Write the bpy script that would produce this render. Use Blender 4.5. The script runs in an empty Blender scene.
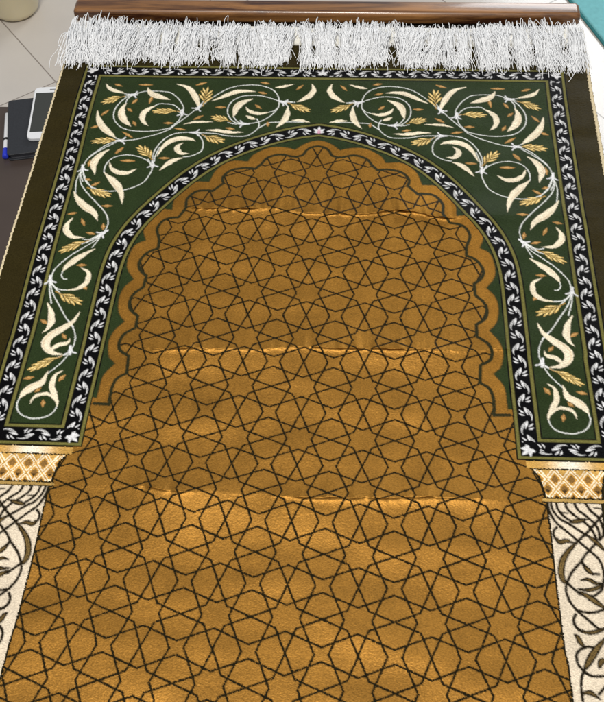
import bpy, bmesh, math, random
import numpy as np
from mathutils import Matrix, Vector
random.seed(7); rng = np.random.default_rng(11)
SC = bpy.context.scene

# ---------------------------------------------------------------- camera, light, exposure
cam_d = bpy.data.cameras.new('camera'); cam = bpy.data.objects.new('camera', cam_d)
SC.collection.objects.link(cam); SC.camera = cam
cam_d.sensor_fit = 'HORIZONTAL'; cam_d.sensor_width = 36.0; cam_d.lens = 62.767
cam_d.clip_start = 0.05; cam_d.clip_end = 50.0
cam.matrix_world = Matrix(((0.9983042907786109, -0.025782126054849107, 0.05219027676786615, 0.05776059),
                           (0.052254811737815696, 0.7919900452364417, -0.6082936814538058, -0.58382825),
                           (-0.025651075284674484, 0.6099893853359013, 0.7919943005566827, 0.90937382),
                           (0, 0, 0, 1)))
W = bpy.data.worlds.new('World'); SC.world = W; W.use_nodes = True
W.node_tree.nodes['Background'].inputs[0].default_value = (0.93, 0.96, 1.0, 1)
W.node_tree.nodes['Background'].inputs[1].default_value = 0.30
def area_light(name, loc, target, sx, sy, power, col):
    d = bpy.data.lights.new(name, 'AREA'); d.shape = 'RECTANGLE'; d.size = sx; d.size_y = sy
    d.energy = power; d.color = col
    o = bpy.data.objects.new(name, d); SC.collection.objects.link(o)
    o.location = loc
    o.rotation_euler = (Vector(target) - Vector(loc)).to_track_quat('-Z', 'Y').to_euler()
area_light('ceiling_lamp', (-0.1, -0.48, 2.25), (0.0, 0.3, 0), 0.7, 0.4, 60, (1.0, 0.96, 0.90))
area_light('window_light', (1.5, 4.5, 2.0), (0.1, 0.6, 0), 1.5, 1.2, 60, (0.95, 0.98, 1.0))
SC.view_settings.view_transform = 'Standard'; SC.view_settings.look = 'None'
SC.view_settings.gamma = 1.0; SC.view_settings.exposure = 0.0

# ---------------------------------------------------------------- helpers
A = 0.065                                     # one star repeat of the weave, metres
def node_mat(name):
    m = bpy.data.materials.new(name); m.use_nodes = True
    nt = m.node_tree; b = nt.nodes['Principled BSDF']
    return m, nt, b
def N(nt, typ, **kw):
    n = nt.nodes.new(typ)
    for k, v in kw.items(): setattr(n, k, v)
    return n
def simple_mat(name, col, rough=0.5, metal=0.0, coat=0.0, var=0.12, scale=40.0, bump=0.0, spec=0.5):
    m, nt, b = node_mat(name)
    tc = N(nt, 'ShaderNodeTexCoord'); nz = N(nt, 'ShaderNodeTexNoise')
    nz.inputs['Scale'].default_value = scale; nz.inputs['Detail'].default_value = 5
    nt.links.new(tc.outputs['Object'], nz.inputs['Vector'])
    mr = N(nt, 'ShaderNodeMapRange'); mr.inputs[3].default_value = 1 - var; mr.inputs[4].default_value = 1 + var
    nt.links.new(nz.outputs['Fac'], mr.inputs[0])
    mx = N(nt, 'ShaderNodeMix', data_type='RGBA', blend_type='MULTIPLY'); mx.inputs[0].default_value = 1
    mx.inputs[6].default_value = (*col, 1)
    nt.links.new(mr.outputs[0], mx.inputs[7]); nt.links.new(mx.outputs[2], b.inputs['Base Color'])
    b.inputs['Roughness'].default_value = rough; b.inputs['Metallic'].default_value = metal
    b.inputs['Coat Weight'].default_value = coat; b.inputs['Coat Roughness'].default_value = 0.08
    b.inputs['Specular IOR Level'].default_value = spec
    if bump:
        bp = N(nt, 'ShaderNodeBump'); bp.inputs['Strength'].default_value = bump; bp.inputs['Distance'].default_value = 0.002
        nt.links.new(nz.outputs['Fac'], bp.inputs['Height']); nt.links.new(bp.outputs[0], b.inputs['Normal'])
    return m
def obj(name, me, mat, parent=None):
    o = bpy.data.objects.new(name, me); SC.collection.objects.link(o)
    if mat: me.materials.append(mat)
    if parent: o.parent = parent
    return o
def from_bm(name, bm, mat, parent=None, smooth=False):
    me = bpy.data.meshes.new(name); bm.to_mesh(me); bm.free()
    if smooth:
        for p in me.polygons: p.use_smooth = True
    return obj(name, me, mat, parent)
def empty(name, loc, label, cat, rz=0.0):
    o = bpy.data.objects.new(name, None); SC.collection.objects.link(o); o.location = loc
    o.rotation_euler = (0, 0, rz); o['label'] = label; o['category'] = cat
    o.empty_display_size = 0.05
    return o
def box_bm(x0, x1, y0, y1, z0, z1, bev=0.0, seg=3):
    bm = bmesh.new(); bmesh.ops.create_cube(bm, size=1.0)
    for v in bm.verts:
        v.co = Vector(((x0 + x1) / 2 + v.co.x * (x1 - x0), (y0 + y1) / 2 + v.co.y * (y1 - y0), (z0 + z1) / 2 + v.co.z * (z1 - z0)))
    if bev: bmesh.ops.bevel(bm, geom=list(bm.edges), offset=bev, segments=seg, profile=0.5, affect='EDGES')
    return bm
def rounded_slab_bm(w, h, r, z0, z1, bev=0.0):
    bm = bmesh.new(); vs = []
    for cx, cy, a0 in ((w/2-r, h/2-r, 0), (-w/2+r, h/2-r, 90), (-w/2+r, -h/2+r, 180), (w/2-r, -h/2+r, 270)):
        for k in range(7):
            t = math.radians(a0 + 15 * k); vs.append(bm.verts.new((cx + r*math.cos(t), cy + r*math.sin(t), z0)))
    f = bm.faces.new(vs); ex = bmesh.ops.extrude_face_region(bm, geom=[f])
    for g in ex['geom']:
        if isinstance(g, bmesh.types.BMVert): g.co.z = z1
    bmesh.ops.recalc_face_normals(bm, faces=bm.faces[:])
    if bev:
        ed = [e for e in bm.edges if abs(e.verts[0].co.z - e.verts[1].co.z) < 1e-6]
        bmesh.ops.bevel(bm, geom=ed, offset=bev, segments=3, profile=0.5, affect='EDGES')
    return bm
def lathe_bm(prof, n=48):
    bm = bmesh.new(); rings = []
    for r, z in prof:
        rings.append([bm.verts.new((r*math.cos(2*math.pi*k/n), r*math.sin(2*math.pi*k/n), z)) for k in range(n)])
    for a, b in zip(rings, rings[1:]):
        for k in range(n): bm.faces.new((a[k], a[(k+1) % n], b[(k+1) % n], b[k]))
    bm.faces.new(rings[0][::-1]); bm.faces.new(rings[-1])
    bmesh.ops.recalc_face_normals(bm, faces=bm.faces[:])
    return bm
def cat_rom(pts, n=6):
    p = np.array(pts, float)
    if len(p) < 3: return p
    q = np.vstack([2*p[0]-p[1], p, 2*p[-1]-p[-2]]); out = []
    for i in range(1, len(q)-2):
        for t in np.linspace(0, 1, n, endpoint=False):
            a, b, c, d = q[i-1], q[i], q[i+1], q[i+2]
            out.append(0.5*((2*b) + (c-a)*t + (2*a-5*b+4*c-d)*t*t + (3*b-a-3*c+d)*t**3))
    out.append(p[-1]); return np.array(out)
def vnoise(x, y, seed):                        # smooth value noise on arrays
    r = np.random.default_rng(seed).random((64, 64))
    xi = np.floor(x).astype(int); yi = np.floor(y).astype(int); fx = x-xi; fy = y-yi
    fx = fx*fx*(3-2*fx); fy = fy*fy*(3-2*fy)
    g = lambda i, j: r[i % 64, j % 64]
    return (g(xi, yi)*(1-fx)+g(xi+1, yi)*fx)*(1-fy)+(g(xi, yi+1)*(1-fx)+g(xi+1, yi+1)*fx)*fy - 0.5

# ---------------------------------------------------------------- the weave: every knot of the rug gets its colour
# units are star repeats; u runs left to right from the middle line, v from far to near
NK = 80; UH = 5.5; V0 = -10.12; V1 = 7.0
nu = int(UH*NK)+1; nv = int(round((V1-V0)*NK))+1
us = np.arange(nu)/NK; vs_ = V0+np.arange(nv)/NK
U, V = np.meshgrid(us, vs_)
col = np.zeros((nv, nu, 3)); reg = np.zeros((nv, nu), np.int8)     # 0 margin 1 border 2 vine panel 3 niche field 4 scalloped trim 5 capital 6 column
PX = 1.0/NK
def cov(sd, soft=0.75): return np.clip(0.5 - sd/(PX*soft*2), 0, 1)
def paint(sl, a, c):
    c = np.asarray(c, float)
    col[sl] = col[sl]*(1-a[..., None]) + c*a[..., None]
def window(pts, pad):
    p = np.asarray(pts)
    i0 = max(0, int((p[:, 1].min()-pad-V0)*NK)); i1 = min(nv, int((p[:, 1].max()+pad-V0)*NK)+2)
    j0 = max(0, int((p[:, 0].min()-pad)*NK)); j1 = min(nu, int((p[:, 0].max()+pad)*NK)+2)
    return (slice(i0, max(i0, i1)), slice(j0, max(j0, j1)))
def chain_sd(sl, pts, rad):
    """distance to a chain of tapered capsules; also the signed side of the nearest segment and the position along it"""
    x = U[sl]; y = V[sl]; best = np.full(x.shape, 9.0); side = np.zeros(x.shape); along = np.zeros(x.shape)
    n = len(pts)-1
    for k in range(n):
        a, b = pts[k], pts[k+1]; d = b-a; L2 = max(d@d, 1e-9)
        t = np.clip(((x-a[0])*d[0]+(y-a[1])*d[1])/L2, 0, 1)
        dx = x-a[0]-t*d[0]; dy = y-a[1]-t*d[1]
        s = np.hypot(dx, dy)-(rad[k]*(1-t)+rad[k+1]*t); m = s < best
        best[m] = s[m]; side[m] = ((d[0]*dy-d[1]*dx)/math.sqrt(L2))[m]; along[m] = ((k+t)/n)[m]
    return best, side, along
def stroke(pts, r, c, taper=False):
    p = cat_rom(pts); rad = np.full(len(p), r)
    if taper: rad = r*np.minimum(1, 0.35+2.2*np.sin(np.linspace(0, math.pi, len(p))))
    sl = window(p, r+0.05); s, _, _ = chain_sd(sl, p, rad); paint(sl, cov(s), c)
mir = lambda pts: np.array([[-p[0], p[1]] for p in pts])

# colours of the yarns
C_MARGIN = (0.026, 0.020, 0.006); C_BLACK = (0.0035, 0.0035, 0.004); C_OLIVE = (0.135, 0.125, 0.035)
C_GREEN = (0.021, 0.033, 0.012); C_GOLD = (0.300, 0.146, 0.026); C_TRIM = (0.300, 0.142, 0.024); C_LINE = (0.012, 0.010, 0.005)
C_CREAM = (0.74, 0.655, 0.49); C_WHITE = (0.64, 0.64, 0.65); C_STEM = (0.72, 0.73, 0.70); C_EAR = (0.66, 0.45, 0.15)
C_EARD = (0.36, 0.21, 0.05); C_DASH = (0.36, 0.19, 0.06); C_SHAFT = (0.62, 0.53, 0.405); C_VINE = (0.012, 0.009, 0.005); C_OCHRE = (0.215, 0.14, 0.048)

# traced ornament, in star repeats: S stems, L_ leaves, E ears, D dashes, NO nodes, I/O scallop lines, VN/VW column vines
S = [[[-3.834,-8.296],[-3.973,-8.209],[-4.085,-8.038],[-4.151,-7.848],[-4.159,-7.641],[-4.102,-7.458],[-3.981,-7.298],[-3.818,-7.201],[-3.623,-7.165],[-3.408,-7.161],[-3.172,-7.206],[-2.983,-7.278],[-2.915,-7.359],[-2.814,-7.523],[-2.785,-7.687],[-2.772,-7.729]],[[-3.834,-8.296],[-3.694,-8.384],[-3.587,-8.416],[-3.365,-8.424],[-3.127,-8.394],[-2.987,-8.29],[-2.872,-8.143],[-2.807,-8.019],[-2.764,-7.894],[-2.766,-7.729]],[[-4.453,-6.366],[-4.325,-6.542],[-4.169,-6.72],[-4.0,-6.829],[-3.846,-6.863],[-3.637,-6.899],[-3.41,-6.99],[-3.184,-7.094],[-2.977,-7.238],[-2.888,-7.36],[-2.771,-7.504],[-2.631,-7.69],[-2.514,-7.857],[-2.392,-7.984],[-2.298,-8.133],[-2.151,-8.304],[-2.001,-8.456],[-1.887,-8.543]],[[-1.888,-8.543],[-1.736,-8.61],[-1.545,-8.648],[-1.324,-8.652],[-1.097,-8.578],[-0.951,-8.452],[-0.871,-8.284],[-0.846,-8.116],[-0.861,-7.929],[-0.956,-7.742],[-1.08,-7.597],[-1.207,-7.505],[-1.364,-7.458],[-1.524,-7.439]],[[-2.772,-7.729],[-2.857,-7.872],[-2.982,-7.995],[-3.137,-8.025],[-3.275,-8.023],[-3.35,-7.967]],[[-3.18,-6.166],[-3.212,-6.431],[-3.186,-6.624],[-3.09,-6.859],[-2.954,-7.039],[-2.804,-7.121],[-2.621,-7.153],[-2.433,-7.149]],[[-3.164,-6.242],[-3.17,-6.393],[-3.141,-6.547],[-3.107,-6.683]],[[-2.433,-7.149],[-2.356,-7.051],[-2.287,-6.915],[-2.257,-6.759],[-2.279,-6.604],[-2.373,-6.506],[-2.483,-6.439],[-2.611,-6.413]],[[-2.433,-7.149],[-2.246,-7.145],[-2.031,-7.129],[-1.866,-7.081],[-1.748,-7.063],[-1.569,-7.055],[-1.412,-7.082],[-1.289,-7.191],[-1.207,-7.332],[-1.204,-7.473],[-1.254,-7.594]],[[-1.206,-7.312],[-1.119,-7.394],[-1.018,-7.477],[-0.885,-7.499],[-0.645,-7.512],[-0.474,-7.511],[-0.325,-7.51]],[[-1.524,-7.439],[-1.637,-7.505],[-1.725,-7.646]],[[-1.524,-7.439],[-1.689,-7.484],[-1.811,-7.644],[-1.861,-7.828],[-1.846,-8.015],[-1.753,-8.184],[-1.598,-8.292],[-1.408,-8.325],[-1.215,-8.312],[-1.018,-8.239],[-0.849,-8.158],[-0.764,-8.118]],[[-1.524,-7.439],[-1.684,-7.436],[-1.822,-7.473]],[[-1.028,-7.802],[-0.936,-7.845],[-0.866,-7.929]],[[-0.793,-8.138],[-0.684,-8.14],[-0.575,-8.13]],[[-0.764,-8.118],[-0.676,-8.015],[-0.643,-7.912]],[[-0.801,-8.161],[-0.69,-8.121],[-0.527,-8.124]],[[-3.998,-6.798],[-4.185,-6.638],[-4.367,-6.46],[-4.491,-6.266],[-4.523,-6.077],[-4.527,-6.001]],[[-4.532,-5.983],[-4.57,-5.833],[-4.586,-5.666],[-4.562,-5.484],[-4.542,-5.376]],[[-4.532,-5.983],[-4.54,-5.815],[-4.494,-5.632],[-4.384,-5.452],[-4.205,-5.241],[-4.017,-5.032],[-3.868,-4.826],[-3.791,-4.62],[-3.792,-4.45],[-3.844,-4.313],[-3.974,-4.209],[-4.095,-4.055]],[[-4.54,-5.982],[-4.537,-5.852],[-4.462,-5.669]],[[-4.519,-5.983],[-4.461,-5.78],[-4.346,-5.599],[-4.169,-5.475],[-3.981,-5.426],[-3.803,-5.43],[-3.604,-5.471],[-3.413,-5.566],[-3.279,-5.697],[-3.197,-5.919],[-3.182,-6.069],[-3.237,-6.199],[-3.37,-6.329],[-3.54,-6.409],[-3.728,-6.436],[-3.906,-6.393],[-4.022,-6.296],[-4.089,-6.143],[-4.102,-5.992],[-4.082,-5.9]],[[-4.512,-5.946],[-4.404,-5.707],[-4.249,-5.492]],[[-3.845,-4.299],[-3.963,-4.196],[-4.078,-4.142],[-4.191,-4.156]],[[-3.845,-4.299],[-3.949,-4.112],[-4.137,-3.925],[-4.344,-3.723],[-4.498,-3.509],[-4.566,-3.363],[-4.576,-3.173]],[[-3.845,-4.299],[-3.9,-4.114],[-3.969,-3.946]],[[-3.856,-4.292],[-4.001,-4.128],[-4.179,-4.023]],[[-4.398,-3.368],[-4.403,-3.273],[-4.352,-3.196],[-4.296,-3.188]],[[-4.582,-3.142],[-4.5,-3.035],[-4.39,-2.96],[-4.244,-2.943]],[[-4.582,-3.142],[-4.561,-2.955],[-4.508,-2.772],[-4.467,-2.651]],[[-4.582,-3.142],[-4.497,-2.895],[-4.354,-2.655],[-4.168,-2.36],[-4.085,-2.253],[-3.983,-2.141]],[[-4.559,-3.111],[-4.438,-2.959],[-4.29,-2.809]],[[-4.089,-2.27],[-3.978,-2.112],[-3.911,-1.939],[-3.902,-1.767],[-3.932,-1.624]],[[-3.941,-1.61],[-3.961,-1.539],[-4.059,-1.34],[-4.185,-1.184],[-4.247,-1.1]],[[-3.987,-1.552],[-4.131,-1.477],[-4.257,-1.431]],[[-4.569,-0.638],[-4.583,-0.532],[-4.553,-0.415],[-4.465,-0.314],[-4.322,-0.255],[-4.17,-0.255],[-4.028,-0.304],[-3.948,-0.397],[-3.921,-0.502]],[[-2.467,-7.921],[-2.473,-7.858]],[[-2.514,-7.857],[-2.424,-8.026],[-2.335,-8.216]],[[-3.834,-8.296],[-3.928,-8.273],[-4.032,-8.229]],[[-3.873,-6.871],[-3.98,-6.868]],[[-4.018,-6.939],[-3.915,-6.882]],[[-3.848,-8.296],[-4.031,-8.314]],[[-3.872,-8.274],[-3.95,-8.146],[-3.968,-7.998]],[[-2.433,-7.149],[-2.322,-7.111],[-2.232,-7.014]],[[-2.772,-7.729],[-2.874,-7.789]],[[-3.2,-6.128],[-3.292,-6.315]]]
L_ = [[0.098,[-4.482,-8.625],[-4.379,-8.48],[-4.226,-8.396],[-4.026,-8.336]],[0.155,[-3.958,-8.019],[-4.008,-7.809],[-3.975,-7.604],[-3.882,-7.442],[-3.753,-7.307]],[0.121,[-3.343,-7.963],[-3.442,-7.882],[-3.535,-7.768],[-3.567,-7.611],[-3.517,-7.449],[-3.414,-7.338]],[0.153,[-4.508,-7.759],[-4.431,-7.472],[-4.295,-7.232],[-4.148,-7.075],[-4.012,-6.935]],[0.145,[-3.589,-8.528],[-3.479,-8.345],[-3.285,-8.242],[-3.075,-8.161]],[0.146,[-4.094,-6.585],[-4.239,-6.428],[-4.325,-6.235],[-4.322,-6.065],[-4.255,-5.862]],[0.129,[-3.135,-6.413],[-3.043,-6.704],[-2.883,-6.903],[-2.705,-6.965],[-2.544,-6.957],[-2.418,-6.896]],[0.115,[-2.662,-6.829],[-2.75,-6.73],[-2.755,-6.625],[-2.663,-6.519],[-2.524,-6.522]],[0.113,[-2.621,-6.386],[-2.781,-6.307],[-2.896,-6.191],[-3.027,-6.001]],[0.13,[-2.991,-8.659],[-2.792,-8.584],[-2.648,-8.423],[-2.557,-8.233],[-2.489,-8.066],[-2.464,-7.9]],[0.116,[-2.214,-8.134],[-2.008,-8.264],[-1.8,-8.404],[-1.585,-8.463],[-1.335,-8.446]],[0.066,[-2.7,-7.404],[-2.524,-7.468],[-2.337,-7.484],[-2.135,-7.488]],[0.091,[-2.253,-7.232],[-2.066,-7.236],[-1.876,-7.2],[-1.687,-7.179],[-1.497,-7.191]],[0.155,[-1.385,-8.212],[-1.593,-8.082],[-1.687,-7.914],[-1.724,-7.638]],[0.094,[-1.498,-7.955],[-1.408,-7.824],[-1.227,-7.762],[-1.028,-7.802]],[0.086,[-1.47,-7.692],[-1.378,-7.628],[-1.278,-7.589]],[0.076,[-0.951,-8.581],[-0.796,-8.618],[-0.575,-8.703]],[0.132,[-0.661,-7.986],[-0.66,-7.748],[-0.714,-7.543],[-0.848,-7.339]],[0.129,[-0.207,-8.711],[-0.16,-8.532],[-0.225,-8.352],[-0.342,-8.232],[-0.486,-8.125]],[0.079,[-0.553,-7.56],[-0.388,-7.564],[-0.198,-7.507]],[0.156,[-4.579,-5.393],[-4.434,-5.164],[-4.263,-4.991],[-4.1,-4.855],[-3.981,-4.633]],[0.113,[-4.033,-6.201],[-3.944,-6.014],[-3.792,-5.925],[-3.624,-5.928],[-3.479,-6.036]],[0.153,[-4.084,-5.914],[-3.933,-5.755],[-3.806,-5.611],[-3.685,-5.415],[-3.596,-5.096]],[0.117,[-4.463,-4.707],[-4.539,-4.51],[-4.508,-4.344],[-4.37,-4.207],[-4.162,-4.195]],[0.124,[-3.918,-3.908],[-4.084,-3.77],[-4.229,-3.629],[-4.347,-3.481],[-4.396,-3.362]],[0.099,[-4.255,-2.94],[-4.084,-2.979],[-3.959,-3.075],[-3.914,-3.224],[-3.951,-3.365],[-4.102,-3.466]],[0.122,[-4.537,-2.649],[-4.453,-2.501],[-4.406,-2.347],[-4.388,-2.235],[-4.412,-2.122],[-4.492,-2.003]],[0.155,[-3.933,-2.459],[-4.005,-2.258],[-4.162,-2.106],[-4.328,-1.955],[-4.391,-1.809],[-4.339,-1.668],[-4.218,-1.573],[-4.02,-1.551]],[0.087,[-3.993,-1.885],[-4.021,-1.792],[-4.16,-1.745],[-4.247,-1.665],[-4.252,-1.572]],[0.147,[-4.223,-1.183],[-4.273,-0.969],[-4.425,-0.843],[-4.515,-0.746],[-4.57,-0.624]],[0.098,[-3.981,-1.21],[-4.078,-1.111],[-4.096,-0.921],[-4.032,-0.762],[-3.946,-0.606],[-3.919,-0.489]],[0.068,[-4.371,-0.539],[-4.342,-0.659],[-4.224,-0.729],[-4.09,-0.72],[-3.973,-0.6]]]
E = [[0.254,[-4.019,-8.238],[-4.475,-8.018]],[0.247,[-3.913,-6.87],[-4.496,-6.83]],[0.303,[-3.206,-6.298],[-3.519,-6.733]],[0.229,[-2.828,-7.79],[-3.381,-7.8]],[0.376,[-2.377,-7.972],[-2.331,-8.566]],[0.249,[-1.773,-7.503],[-2.166,-7.658]],[0.297,[-2.307,-7.092],[-1.866,-6.865]],[0.241,[-0.667,-8.109],[-0.219,-7.827]],[0.244,[-4.342,-5.508],[-3.859,-5.278]],[0.223,[-4.061,-4.12],[-4.561,-3.832]],[0.256,[-4.44,-2.913],[-3.938,-2.631]],[0.211,[-4.058,-1.513],[-4.573,-1.213]]]
D = [[[-4.299,-8.624],[-4.131,-8.558]],[[-3.778,-8.62],[-3.51,-8.624]],[[-3.482,-8.027],[-3.451,-8.282]],[[-3.832,-8.009],[-3.744,-8.162]],[[-3.91,-7.869],[-3.794,-7.755]],[[-3.737,-7.469],[-3.661,-7.325]],[[-4.413,-7.608],[-4.28,-7.792]],[[-4.557,-7.227],[-4.406,-7.294]],[[-3.9,-7.128],[-3.686,-6.957]],[[-3.942,-6.469],[-3.824,-6.657]],[[-3.823,-6.265],[-3.551,-6.271]],[[-3.112,-7.424],[-2.924,-7.428]],[[-2.877,-7.272],[-2.657,-7.228]],[[-2.52,-7.549],[-2.344,-7.675]],[[-2.092,-7.94],[-1.918,-7.943]],[[-2.589,-8.631],[-2.375,-8.721]],[[-3.088,-6.357],[-2.879,-6.362]],[[-1.253,-8.739],[-1.073,-8.699]],[[-1.274,-8.43],[-1.116,-8.381]],[[-1.317,-8.037],[-1.198,-7.915]],[[-2.112,-7.939],[-1.921,-7.943]],[[-1.852,-7.312],[-1.678,-7.275]],[[-1.033,-7.501],[-1.023,-7.372]],[[-0.519,-8.513],[-0.395,-8.669]],[[-3.96,-6.481],[-3.829,-6.653]],[[-3.799,-6.251],[-3.548,-6.257]],[[-4.426,-6.079],[-4.418,-6.268]],[[-4.427,-5.736],[-4.307,-5.702]],[[-4.278,-5.549],[-4.131,-5.655]],[[-3.974,-5.033],[-3.782,-5.038]],[[-4.579,-4.801],[-4.415,-4.84]],[[-4.296,-4.687],[-4.212,-4.497]],[[-3.874,-4.567],[-3.846,-4.397]],[[-4.134,-4.319],[-3.979,-4.282]],[[-4.17,-3.518],[-4.006,-3.523]],[[-3.966,-3.047],[-3.903,-2.962]],[[-4.578,-2.281],[-4.45,-2.203]],[[-4.147,-1.984],[-4.063,-1.883]],[[-3.996,-0.994],[-3.921,-1.116]],[[-4.587,-1.026],[-4.443,-1.064]],[[-4.178,-0.614],[-4.15,-0.479]],[[-4.347,-0.768],[-4.265,-0.845]],[[-4.006,-1.005],[-3.93,-1.116]],[[-4.588,-1.023],[-4.435,-1.061]]]
NO = [[[-3.834,-8.296],[-3.723,-8.298]],[[-3.872,-6.863],[-3.766,-6.865]],[[-2.772,-7.729],[-2.752,-7.565]],[[-2.478,-7.9],[-2.541,-7.783]],[[-2.433,-7.149],[-2.327,-7.151]],[[-3.182,-6.147],[-3.161,-5.998]],[[-1.524,-7.439],[-1.631,-7.437]],[[-0.764,-8.118],[-0.653,-8.07]],[[-4.527,-6.001],[-4.5,-5.853]],[[-3.845,-4.299],[-3.913,-4.23]],[[-4.582,-3.142],[-4.557,-3.018]],[[-3.934,-1.61],[-3.913,-1.498]]]
I = [[-0.087,-6.787],[0.051,-6.776],[0.191,-6.698],[0.288,-6.513],'k',[0.403,-6.462],'k',[0.515,-6.478],[0.739,-6.529],[0.966,-6.428],[1.081,-6.234],'k',[1.185,-6.107],'k',[1.278,-6.128],[1.433,-6.125],[1.655,-6.053],[1.785,-5.864],[1.762,-5.705],'k',[1.947,-5.491],'k',[2.043,-5.506],[2.259,-5.467],[2.404,-5.256],[2.398,-5.031],'k',[2.505,-4.777],'k',[2.747,-4.706],[2.863,-4.464],[2.788,-4.174],'k',[2.779,-3.959],'k',[2.959,-3.841],[3.069,-3.612],[3.02,-3.43],[2.893,-3.303],'k',[2.901,-3.048],'k',[3.04,-2.894],[3.09,-2.714],[3.053,-2.548],[2.897,-2.401],'k',[2.897,-2.15],'k',[3.071,-2.007],[3.123,-1.837],[3.083,-1.666],[2.913,-1.541],'k',[2.888,-1.187],'k',[3.031,-1.076],[3.084,-0.894],[3.086,-0.673],'k',[3.073,-0.56],'k',[3.324,-0.569]]
O = [[-0.095,-6.977],[0.089,-6.946],[0.276,-6.848],[0.441,-6.683],'k',[0.689,-6.755],[0.962,-6.728],[1.235,-6.533],[1.344,-6.325],'k',[1.656,-6.332],[1.92,-6.091],[2.038,-5.737],'k',[2.308,-5.718],[2.541,-5.505],[2.652,-5.231],[2.652,-4.977],'k',[2.885,-4.965],[3.063,-4.703],[3.111,-4.412],[3.035,-4.152],'k',[3.214,-4.016],[3.285,-3.684],[3.254,-3.442],[3.109,-3.218],'k',[3.246,-3.031],[3.294,-2.771],[3.244,-2.462],[3.117,-2.282],'k',[3.266,-2.062],[3.313,-1.819],[3.256,-1.529],[3.123,-1.382],'k',[3.27,-1.153],[3.3,-0.925],[3.303,-0.681]]
VN = [[0.032,[3.777,1.063],[3.795,1.204],[3.88,1.377],[4.021,1.51],[4.16,1.642],[4.298,1.773],[4.419,1.902],[4.463,2.033],[4.468,2.14],[4.453,2.239],[4.417,2.362],[4.356,2.436],[4.262,2.488],[4.088,2.464]],[0.033,[3.824,1.061],[3.851,1.185],[3.933,1.305],[4.064,1.387],[4.178,1.47],[4.292,1.551]],[0.033,[3.902,1.058],[3.923,1.164],[3.999,1.267],[4.099,1.342]],[0.036,[4.037,1.035],[4.058,1.141],[4.169,1.26],[4.297,1.361],[4.378,1.462],[4.424,1.598]],[0.036,[4.162,1.03],[4.212,1.153],[4.324,1.254],[4.421,1.356],[4.47,1.458],[4.477,1.596]],[0.036,[4.332,1.041],[4.396,1.163],[4.493,1.265],[4.533,1.386],[4.539,1.524],[4.468,1.613]],[0.036,[4.632,1.136],[4.489,1.301],[4.313,1.499],[4.16,1.642]],[0.032,[4.399,1.684],[4.262,1.825],[4.173,1.946],[4.019,2.131],[3.938,2.293]],[0.034,[3.935,2.301],[3.912,2.408],[3.941,2.568],[4.023,2.708],[4.142,2.828],[4.247,2.933],[4.306,2.984]],[0.034,[3.938,2.301],[4.053,2.418],[4.15,2.479]],[0.029,[4.189,1.984],[4.225,2.066],[4.278,2.131],[4.397,2.142]],[0.034,[4.029,2.715],[4.166,2.741],[4.299,2.727],[4.439,2.666]],[0.027,[4.008,2.779],[3.969,2.867],[3.995,2.975],[4.09,3.032]],[0.032,[4.204,3.253],[4.104,3.25],[3.999,3.307],[3.946,3.398],[3.95,3.501],[4.011,3.586],[4.089,3.648],[4.199,3.657],[4.313,3.642]],[0.031,[4.025,3.585],[3.979,3.689],[3.957,3.833],[3.963,4.003]],[0.028,[4.186,3.894],[4.297,3.775]],[0.023,[3.873,1.447],[3.825,1.501],[3.822,1.587],[3.87,1.645]],[0.019,[4.173,1.946],[4.224,2.027]]]
VW = [[0.087,[4.194,1.607],[4.007,1.801],[3.909,1.956],[3.869,2.137],[3.893,2.27],[3.938,2.293]],[0.066,[4.074,1.361],[4.177,1.339],[4.335,1.298]],[0.068,[3.828,1.604],[3.898,1.67],[3.992,1.649],[4.089,1.671]],[0.065,[4.293,1.543],[4.418,1.649],[4.544,1.797]],[0.04,[3.958,1.207],[4.058,1.212]],[0.04,[4.448,1.117],[4.548,1.122]],[0.067,[4.201,2.009],[4.254,2.082],[4.321,2.154]],[0.081,[4.097,2.425],[4.262,2.538],[4.437,2.682]],[0.063,[4.079,2.385],[4.234,2.395],[4.358,2.349],[4.432,2.289]],[0.057,[4.127,2.249],[4.237,2.231],[4.336,2.284],[4.426,2.281]],[0.06,[4.019,3.02],[4.161,3.045],[4.296,3.008],[4.405,2.949]],[0.068,[3.962,3.079],[4.003,3.126],[4.031,3.2],[4.074,3.243]],[0.088,[4.379,3.095],[4.263,3.235],[4.162,3.374],[4.077,3.495],[4.022,3.588]],[0.073,[4.227,3.54],[4.266,3.45],[4.339,3.425]],[0.062,[3.969,3.911],[4.062,3.885],[4.191,3.964]]]

# arch line (inner edge of its leaf border), as half width for every v
AR = np.array([(0,-7.06),(.35,-6.985),(.7,-6.87),(1.05,-6.71),(1.43,-6.50),(1.88,-6.16),(2.31,-5.69),(2.72,-5.11),(3.04,-4.565),(3.24,-4.02),(3.33,-3.44),(3.35,-2.6),(3.36,-1.2),(3.37,.27)])
ARs = np.vstack([AR[:1], cat_rom(AR, 8)[1:]])
ARl = np.concatenate([[0], np.cumsum(np.hypot(*np.diff(ARs, axis=0).T))])
hw = np.interp(V, ARs[:, 1], ARs[:, 0], left=-1, right=3.37)
inside_arch = U < hw
darch = np.full(U.shape, 9.0); sarch = np.zeros(U.shape)
for k in range(len(ARs)-1):
    a, b = ARs[k], ARs[k+1]; d = b-a; L2 = d@d
    t = np.clip(((U-a[0])*d[0]+(V-a[1])*d[1])/L2, 0, 1)
    s = np.hypot(U-a[0]-t*d[0], V-a[1]-t*d[1]); m = s < darch
    darch[m] = s[m]; sarch[m] = (ARl[k]+t*math.sqrt(L2))[m]
darch = np.where(inside_arch, -darch, darch); darch[(V > 0.27)] = -1
BW = 0.41
cand = np.stack([5.04-U, V+9.27, 0.27-V, darch]); which = cand.argmin(0); d = cand.min(0)
in_box = d > 0

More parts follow.
